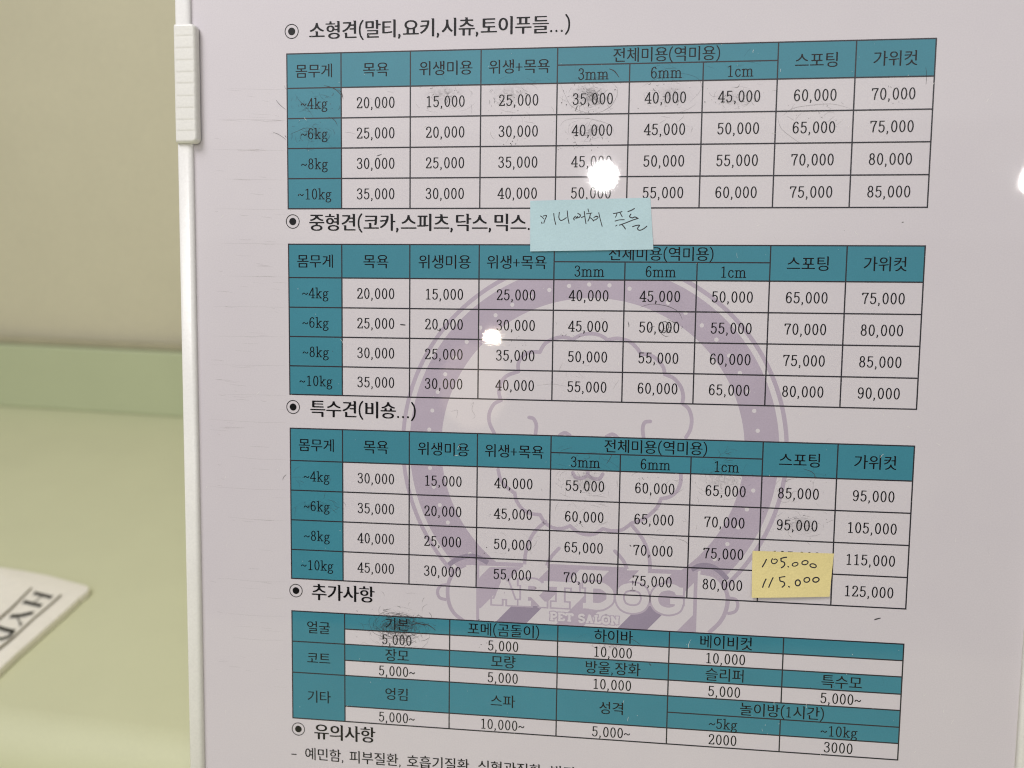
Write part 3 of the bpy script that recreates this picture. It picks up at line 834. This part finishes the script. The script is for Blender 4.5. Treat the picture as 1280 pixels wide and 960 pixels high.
for q in ((702, 128.5), (708, 131), (881, 127.5)): mk.f.disc(uv(*q), .14, .31, 0, 10)
mk.pxs([(471, 195), (474, 194), (477, 193)], .2); mk.pxs([(1157, 84), (1158, 92), (1157.5, 106)], .1); mk.pxs([(828, 121), (833, 121)], .16)
for _ in range(26):
    x, y = random.choice([(392, 125), (395, 165), (738, 118), (738, 160), (640, 118), (838, 112), (556, 120), (920, 118)]); x += rnd(-34, 34); y += rnd(-16, 14); a = rnd(0, 6.28); L = rnd(3, 9)
    mk.pxs([(x, y), (x + L * .5 * math.cos(a), y + L * .5 * math.sin(a)), (x + L * math.cos(a + .5), y + L * math.sin(a + .5))], rnd(.05, .12))
mk.pxs([(369, 118), (376, 128), (386, 138), (392, 147)], .12, 1); mk.pxs([(363, 168), (372, 164), (384, 160), (398, 164)], .13, 1); mk.pxs([(410, 146), (418, 150), (422, 157)], .14)
mk.pxs([(699, 100), (706, 118), (716, 134), (742, 142), (764, 132), (772, 112), (760, 100)], .08, 1); mk.pxs([(700, 158), (708, 150), (734, 148), (762, 156), (768, 168)], .08, 1)
mk.pxs([(800, 110), (822, 98), (850, 92), (872, 98), (876, 112), (862, 128)], .08, 1); mk.pxs([(978, 145), (990, 136), (1010, 132), (1040, 130), (1064, 136)], .09, 1); mk.pxs([(972, 145), (976, 160), (990, 172), (1002, 180)], .08, 1)
# second table
swirl(830, 408, 24, 12, 8, 0, (.05, .12)); specks(830, 410, 12, 8, 14, 0, (.08, .2)); mk.pxs([(800, 384), (815, 380), (835, 383), (848, 390), (853, 400)], .1)
mk.pxs([(824, 404), (832, 402), (836, 408), (830, 416), (824, 411)], .2); mk.pxs([(546, 411), (548, 413), (551, 411)], .18)
mk.pxs([(500, 405.6), (507, 406.2)], .34); mk.pxs([(415.5, 439), (416.3, 439)], .2); mk.pxs([(785, 402), (786, 406), (786, 409)], .16)
swirl(734, 404, 34, 14, 10); specks(715, 420, 24, 5, 10, 0, (.06, .14)); swirl(735, 465, 36, 16, 8); specks(644, 432, 16, 12, 10, 0, (.04, .1))
mk.pxs([(671, 482), (690, 480), (708, 483)], .06, 1); mk.pxs([(588, 507), (592, 503), (590, 512), (594, 520), (590, 524)], .07, 1); mk.pxs([(563, 515), (572, 513), (570, 524)], .06, 1)
specks(835, 452, 24, 12, 8, 0, (.03, .08))
# third table
swirl(733, 600, 46, 26, 46); specks(728, 605, 34, 18, 22, 0, (.04, .1)); swirl(735, 640, 44, 24, 16); specks(722, 655, 18, 6, 10, 0, (.05, .12))
swirl(826, 604, 34, 16, 14); specks(800, 600, 14, 8, 8, 0, (.06, .14)); swirl(835, 655, 44, 24, 12); swirl(640, 675, 36, 18, 14); specks(625, 690, 30, 12, 6, 0)
swirl(906, 598, 40, 26, 40); specks(900, 600, 34, 20, 20, 0, (.04, .1)); swirl(905, 572, 26, 12, 14, 0, (.03, .07)); swirl(730, 568, 40, 14, 12, 0, (.03, .06)); mk.pxs([(758, 580), (762, 574), (765, 568)], .14)
swirl(1000, 608, 42, 22, 24); specks(1005, 598, 40, 14, 18, 0, (.04, .1)); mk.pxs([(1004, 586), (1015, 590), (1020, 597)], .14)
swirl(1000, 658, 36, 18, 30); specks(1000, 656, 34, 16, 20, 0, (.05, .12)); swirl(400, 632, 30, 10, 16, 0, (.03, .07)); swirl(398, 595, 34, 14, 10, 0, (.03, .06)); specks(620, 643, 14, 8, 10, 0, (.05, .12))
mk.pxs([(353, 600), (355, 596), (358, 593)], .1); mk.pxs([(845, 673), (855, 676), (860, 680)], .1, 1); mk.pxs([(787, 681), (789, 683)], .26)
# bottom table
swirl(500, 786, 46, 30, 80, 1, (.04, .1)); swirl(497, 782, 36, 20, 130, 0, (.04, .09)); specks(495, 785, 32, 20, 110, 0, (.06, .16)); swirl(500, 788, 26, 16, 70, 0, (.04, .1))
mk.pxs([(515, 776), (526, 780), (535, 781), (545, 788)], .3); mk.pxs([(512, 783), (522, 779), (534, 783)], .24)
swirl(762, 803, 40, 14, 14); mk.pxs([(782, 796), (792, 800), (801, 806)], .12); specks(760, 806, 16, 10, 20, 0, (.05, .12)); mk.pxs([(811, 829), (814, 832)], .22)
specks(608, 806, 10, 6, 5, 0); specks(1045, 862, 30, 6, 12, 0, (.04, .1)); mk.pxs([(536, 765), (539, 769), (539, 773)], .1); specks(598, 775, 6, 2, 3, 0)
mk.pxs([(1092.5, 774.8), (1096, 773.6), (1101, 772.4)], .34); mk.pxs([(1127, 278), (1129.5, 277.6)], .2); mk.pxs([(1055, 288), (1055.4, 288.4)], .1)
mk.f.build('pen_residue', [M['smudge'], M['faint']], sheet)['kind'] = 'stuff'
mk = Marks()
for _ in range(110):      # brownish wipe lines down the left margin
    x = rnd(262, 345); y = rnd(105, 900); L = rnd(3, 26)
    if random.random() < .35: y = random.choice([113, 150, 187, 224, 261, 305, 346, 384, 420, 457, 493, 534, 575, 650, 727, 764]) + rnd(-1, 1)
    mk.pxs([(x, y), (x + L / 2, y + rnd(.2, 1.4)), (x + L, y + rnd(.4, 2))], rnd(.05, .13))
for y in (112, 150, 188, 225, 262, 305, 346, 384, 421, 457, 494, 528, 574, 612, 650, 727, 770, 800):
    mk.pxs([(rnd(258, 290), y - 1 + (y > 500) * -3), (320, y - .4), (358, y + .2)], .09)
for _ in range(60):
    x = rnd(440, 1240); y = rnd(20, 930); L = rnd(2, 12); a = rnd(0, 6.28)
    mk.pxs([(x, y), (x + L * .5 * math.cos(a), y + L * .5 * math.sin(a)), (x + L * math.cos(a + .3), y + L * math.sin(a + .3))], rnd(.025, .05))
mk.f.build('wipe_scuff', [M['scuff']], sheet)['kind'] = 'stuff'
mk = Marks()
for _ in range(420):
    x = rnd(255, 1262); y = rnd(5, 955)
    L = rnd(.5, 1.4) if random.random() < .75 else rnd(2, 7); a = rnd(-2.2, -.9) if random.random() < .5 else rnd(0, 6.28)
    mk.pxs([(x, y), (x + L * .5 * math.cos(a), y + L * .5 * math.sin(a)), (x + L * math.cos(a + .2), y + L * math.sin(a + .2))], rnd(.03, .10))
mk.f.build('dust', [M['dust']], sheet)['kind'] = 'stuff'

def smear_material():
    m = bpy.data.materials.new('soft_ink_smear'); m.use_nodes = True; nt = m.node_tree; b = nt.nodes['Principled BSDF']
    b.inputs['Base Color'].default_value = (.03, .028, .03, 1); b.inputs['Roughness'].default_value = .6
    tc = nt.nodes.new('ShaderNodeTexCoord'); mp = nt.nodes.new('ShaderNodeMapping'); mp.vector_type = 'POINT'
    mp.inputs['Location'].default_value = (-1, -1, 0); mp.inputs['Scale'].default_value = (2, 2, 0)
    nt.links.new(tc.outputs['Generated'], mp.inputs[0])
    g = nt.nodes.new('ShaderNodeTexGradient'); g.gradient_type = 'QUADRATIC_SPHERE'; nt.links.new(mp.outputs[0], g.inputs[0])
    n = nt.nodes.new('ShaderNodeTexNoise'); n.inputs['Scale'].default_value = 700; n.inputs['Detail'].default_value = 8; n.inputs['Distortion'].default_value = 1.5
    nt.links.new(tc.outputs['Object'], n.inputs[0])
    r = nt.nodes.new('ShaderNodeMapRange'); r.inputs[1].default_value = .38; r.inputs[2].default_value = .75; nt.links.new(n.outputs[0], r.inputs[0])
    k = nt.nodes.new('ShaderNodeMath'); k.operation = 'MULTIPLY'; nt.links.new(g.outputs[1], k.inputs[0]); nt.links.new(r.outputs[0], k.inputs[1])
    k2 = nt.nodes.new('ShaderNodeMath'); k2.operation = 'MULTIPLY'; k2.inputs[1].default_value = .42; k2.use_clamp = True; nt.links.new(k.outputs[0], k2.inputs[0])
    nt.links.new(k2.outputs[0], b.inputs['Alpha']); return m
SM = smear_material()
for i, (x, y, rx, ry) in enumerate([(497, 786, 46, 26), (510, 778, 34, 18), (738, 122, 40, 20), (738, 118, 26, 14), (640, 116, 36, 16), (838, 120, 36, 18), (737, 163, 34, 14), (905, 600, 38, 20), (732, 603, 38, 18), (395, 633, 34, 10), (395, 168, 34, 16), (556, 118, 36, 16), (1000, 656, 36, 16), (920, 122, 34, 14), (765, 805, 28, 10)]):
    f = Flat(); f.disc(uv(x, y), rx / 4.8, .318 + i * .001, 0, 40, ry / 4.8); f.build('ink_smear', [SM], sheet)

# ------------------------------------------------------------------ sticky notes (things of their own, stuck on the laminate)
def sticky(corners, lift, m, label, strokes, w, cat='sticky note'):
    """corners: photo pixels TL, TR, BR, BL; the glued edge is the top one, the bottom edge stands off by lift mm"""
    o0 = uv(*corners[0]); TL, TR, BR, BL = [uv(*c) for c in corners]
    root_m = BM @ Matrix.Translation((o0[0] / 1000, -o0[1] / 1000, 0))
    n = 14; V = []; F = []
    def pos(s, t, extra=0.0):
        p = TL * (1 - s) * (1 - t) + TR * s * (1 - t) + BR * s * t + BL * (1 - s) * t
        h = .085 + lift * t ** 2.2 * (1 + .35 * math.sin(3.1 * s + .5)) + .012 * (1 + math.sin(7 * s + 2 * t))
        return ((p[0] - o0[0]) / 1000, -(p[1] - o0[1]) / 1000, (h + extra) / 1000)
    for side, ex in ((0, 0), (1, -.1)):
        for j in range(n + 1):
            for i in range(n + 1): V.append(pos(i / n, j / n, ex * .6))
    W = n + 1; K = W * W
    for j in range(n):
        for i in range(n):
            a = j * W + i
            F.append((a, a + W, a + W + 1, a + 1)); F.append((K + a, K + a + 1, K + a + W + 1, K + a + W))
    for i in range(n):
        F += [(i, i + 1, K + i + 1, K + i), (n * W + i + 1, n * W + i, K + n * W + i, K + n * W + i + 1),
              ((i + 1) * W, i * W, K + i * W, K + (i + 1) * W), (i * W + n, (i + 1) * W + n, K + (i + 1) * W + n, K + i * W + n)]
    o = mesh('sticky_note', V, F, m); o.matrix_world = root_m
    for p in o.data.polygons: p.use_smooth = False
    tag(o, label, cat, 'sticky notes on the price sheet')
    # pen writing follows the note's surface
    Mi = np.array([[*(TR - TL), 0], [*(BL - TL), 0]])
    def st_of(p):
        A2 = np.array([TR - TL, BL - TL]).T; s, t = np.linalg.solve(A2, p - TL)
        for _ in range(4):
            q = TL * (1 - s) * (1 - t) + TR * s * (1 - t) + BR * s * t + BL * (1 - s) * t
            ds, dt = np.linalg.solve(A2, p - q); s += ds; t += dt
        return s, t
    f = Flat()
    for i, stk in enumerate(strokes):
        f.stroke(smooth_path(px(stk), 5), w * rnd(.85, 1.15), .02 + .002 * i, caps=True)
    # drape
    nvs = []
    for (x, y, z) in f.v:
        s, t = st_of(np.array([x * 1000, -y * 1000])); q = pos(s, t); nvs.append((q[0], q[1], q[2] + z))
    f.v = nvs
    f.build('handwriting', [M['pen']], o)
    return o
cz = lambda L: [[(650 + x / 7.11, 230 + y / 7.11) for x, y in st] for st in L]
cy = cz([[(183, 285), (200, 297), (210, 310)], [(208, 285), (236, 282), (222, 318), (212, 348)], [(193, 340), (196, 352)], [(300, 262), (306, 310), (318, 360)],
         [(350, 252), (346, 300), (362, 324), (385, 318), (412, 300)], [(420, 240), (426, 300), (436, 350)],
         [(492, 288), (478, 305), (482, 320)], [(514, 262), (536, 276), (528, 296), (496, 304), (512, 290)], [(546, 298), (568, 290)], [(572, 245), (578, 300), (586, 352)],
         [(604, 222), (612, 250)], [(590, 266), (640, 258)], [(626, 264), (618, 300), (604, 330)], [(618, 296), (640, 312), (654, 330)],
         [(656, 300), (678, 286), (694, 296), (676, 316), (656, 322)], [(668, 292), (690, 290)], [(700, 256), (712, 310), (730, 376)],
         [(830, 263), (870, 256), (906, 246)], [(862, 260), (856, 280), (848, 296)], [(890, 258), (900, 276), (908, 292)], [(845, 330), (880, 320), (926, 318)], [(850, 374), (862, 366)],
         [(960, 245), (990, 234), (1016, 219)], [(985, 268), (974, 290), (996, 302), (1020, 294), (1044, 304)], [(884, 366), (940, 346), (1000, 322), (1050, 306)], [(906, 362), (922, 378), (936, 400)],
         [(1000, 380), (1030, 370), (1062, 368), (1044, 396), (1062, 412), (1096, 400), (1126, 376)]])
sticky([(662.9, 251.1), (812.9, 247.2), (816.7, 312), (662.9, 314.4)], .25, M['cyan'], 'pale cyan sticky note with black Korean handwriting under the top price table', cy, .25)
yz = lambda L: [[(920 + x / 9.143, 670 + y / 9.143) for x, y in st] for st in L]
def loop(cx, cy_, rx, ry, rot=0, a0=60, a1=400):
    r = math.radians(rot); out = []
    for i in range(9):
        a = math.radians(a0 + (a1 - a0) * i / 8); x, y = rx * math.cos(a), ry * math.sin(a)
        out.append((cx + x * math.cos(r) - y * math.sin(r), cy_ + x * math.sin(r) + y * math.cos(r)))
    return out
yl = yz([[(346, 266), (324, 310), (300, 350)], [(416, 258), (404, 284), (414, 308), (436, 314), (462, 300), (470, 276), (452, 262), (432, 268)], [(512, 256), (544, 246), (576, 242)],
         [(514, 258), (516, 286), (548, 298), (556, 322), (542, 344), (518, 360)], [(592, 344), (600, 352)], loop(674, 322, 34, 20, -14), loop(787, 303, 36, 23, -12), loop(880, 338, 36, 21, 12),
         [(340, 488), (318, 530), (300, 578)], [(420, 472), (396, 520), (370, 578)], [(492, 470), (524, 464), (556, 460)], [(496, 474), (502, 508), (540, 520), (552, 544), (542, 562), (522, 577)], [(597, 571), (604, 575)],
         loop(702, 530, 28, 33, 10), loop(806, 497, 33, 26, -16), loop(910, 496, 36, 26, -12)])
sticky([(940.6, 688.4), (1042.3, 691.9), (1036.2, 744.9), (939.1, 746)], .55, M['yellow'], 'yellow sticky note with two handwritten prices on the third table', yl, .32)

# ------------------------------------------------------------------ sachet on the counter
zt = .004
def cpt(x, y, z=zt): return on_counter(x, y, z)
outline = [(-22, 704), (0, 708), (30, 712.6), (60, 718.2), (85, 725), (108, 731), (111.5, 734), (110, 738.5), (102, 744.6), (98.6, 746), (97.6, 748.5), (80, 764.5), (50, 791), (20, 817), (0, 836), (-16, 851)]
oc = cpt(60, 760, 0)
pouch = empty('sachet'); pouch.location = oc
tag(pouch, 'cream sachet with black lettering lying on the green counter at the left edge', 'sachet')
def to_local(p): return np.array(p) - oc
top = [to_local(cpt(*q)) for q in outline]; cen = sum(top) / len(top)
V = []; F = []; n = len(top); rings = [(1.0, -.0012), (.985, -.0002), (.93, .0), (.8, .0004), (.55, .0008), (.25, .001)]
for s_, dz in [(1.0, -.0036), (1.0, -.0016)] + rings[1:]:
    for p in top: q = cen + (p - cen) * s_; V.append((q[0], q[1], q[2] + dz))
R_ = len(V) // n
for r in range(R_ - 1):
    for i in range(n): F.append((r * n + i, r * n + (i + 1) % n, (r + 1) * n + (i + 1) % n, (r + 1) * n + i))
V.append((cen[0], cen[1], cen[2] + .001)); c_ = len(V) - 1
for i in range(n): F.append(((R_ - 1) * n + i, (R_ - 1) * n + (i + 1) % n, c_))
F.append(tuple(range(n))[::-1])
po = mesh('pouch_body', V, F, M['pouch'], pouch, smooth=False)
import bmesh
bm = bmesh.new(); bm.from_mesh(po.data); bmesh.ops.recalc_face_normals(bm, faces=bm.faces); bm.to_mesh(po.data); bm.free()
def cstroke(name, strokes, m, z):
    V = []; F = []
    for i, (pts, w) in enumerate(strokes):
        P = [to_local(cpt(*p, z)) for p in pts]; k = len(V)
        for j, p in enumerate(P):
            # pen width given in photo pixels across the stroke
            a = np.array(pts[max(j - 1, 0)]); b = np.array(pts[min(j + 1, len(pts) - 1)]); d = (b - a) / np.linalg.norm(b - a)
            nrm = np.array([-d[1], d[0]]) * w / 2
            for sg in (1, -1):
                q = to_local(cpt(*(np.array(pts[j]) + sg * nrm), z + i * .00001)); V.append(q)
        for j in range(len(P) - 1): F.append((k + 2 * j, k + 2 * j + 2, k + 2 * j + 3, k + 2 * j + 1))
    o = mesh(name, V, F, m, pouch)
    bm = bmesh.new(); bm.from_mesh(o.data)
    for f in bm.faces:
        f.normal_update()
        if f.normal.z < 0: f.normal_flip()
    bm.to_mesh(o.data); bm.free(); return o
zl = zt + .0013
g6 = lambda L: [(x / 6, 690 + y / 6) for x, y in L]
cstroke('border_line', [(g6([(238, 268), (160, 345), (80, 425), (0, 492), (-120, 590)]), 2.1), (g6([(460, 320), (380, 392), (250, 500), (100, 640), (0, 716), (-120, 800)]), 2.0)], M['line2'], zl)
cstroke('lettering', [
    (g6([(258, 306), (382, 338)]), 4.2), (g6([(180, 372), (304, 402)]), 4.4), (g6([(322, 322), (240, 390)]), .9),
    (g6([(272, 296), (248, 322)]), 1.5), (g6([(396, 324), (366, 352)]), 1.5), (g6([(194, 360), (168, 386)]), 1.5), (g6([(318, 388), (288, 414)]), 1.5),
    (g6([(240, 455), (160, 474), (84, 480)]), 3.8), (g6([(124, 478), (140, 510), (152, 540)]), 1.7), (g6([(256, 444), (228, 470)]), 1.4), (g6([(96, 466), (70, 494)]), 1.4), (g6([(166, 530), (142, 552)]), 1.3),
    (g6([(-20, 560), (40, 580), (104, 594)]), 4.6), (g6([(114, 580), (88, 606)]), 1.5), (g6([(100, 596), (60, 634), (0, 650), (-60, 636), (-80, 600)]), 2.6)], M['print2'], zl)

# the helper text object is not part of the place
if _font_obj: bpy.data.objects.remove(_font_obj)
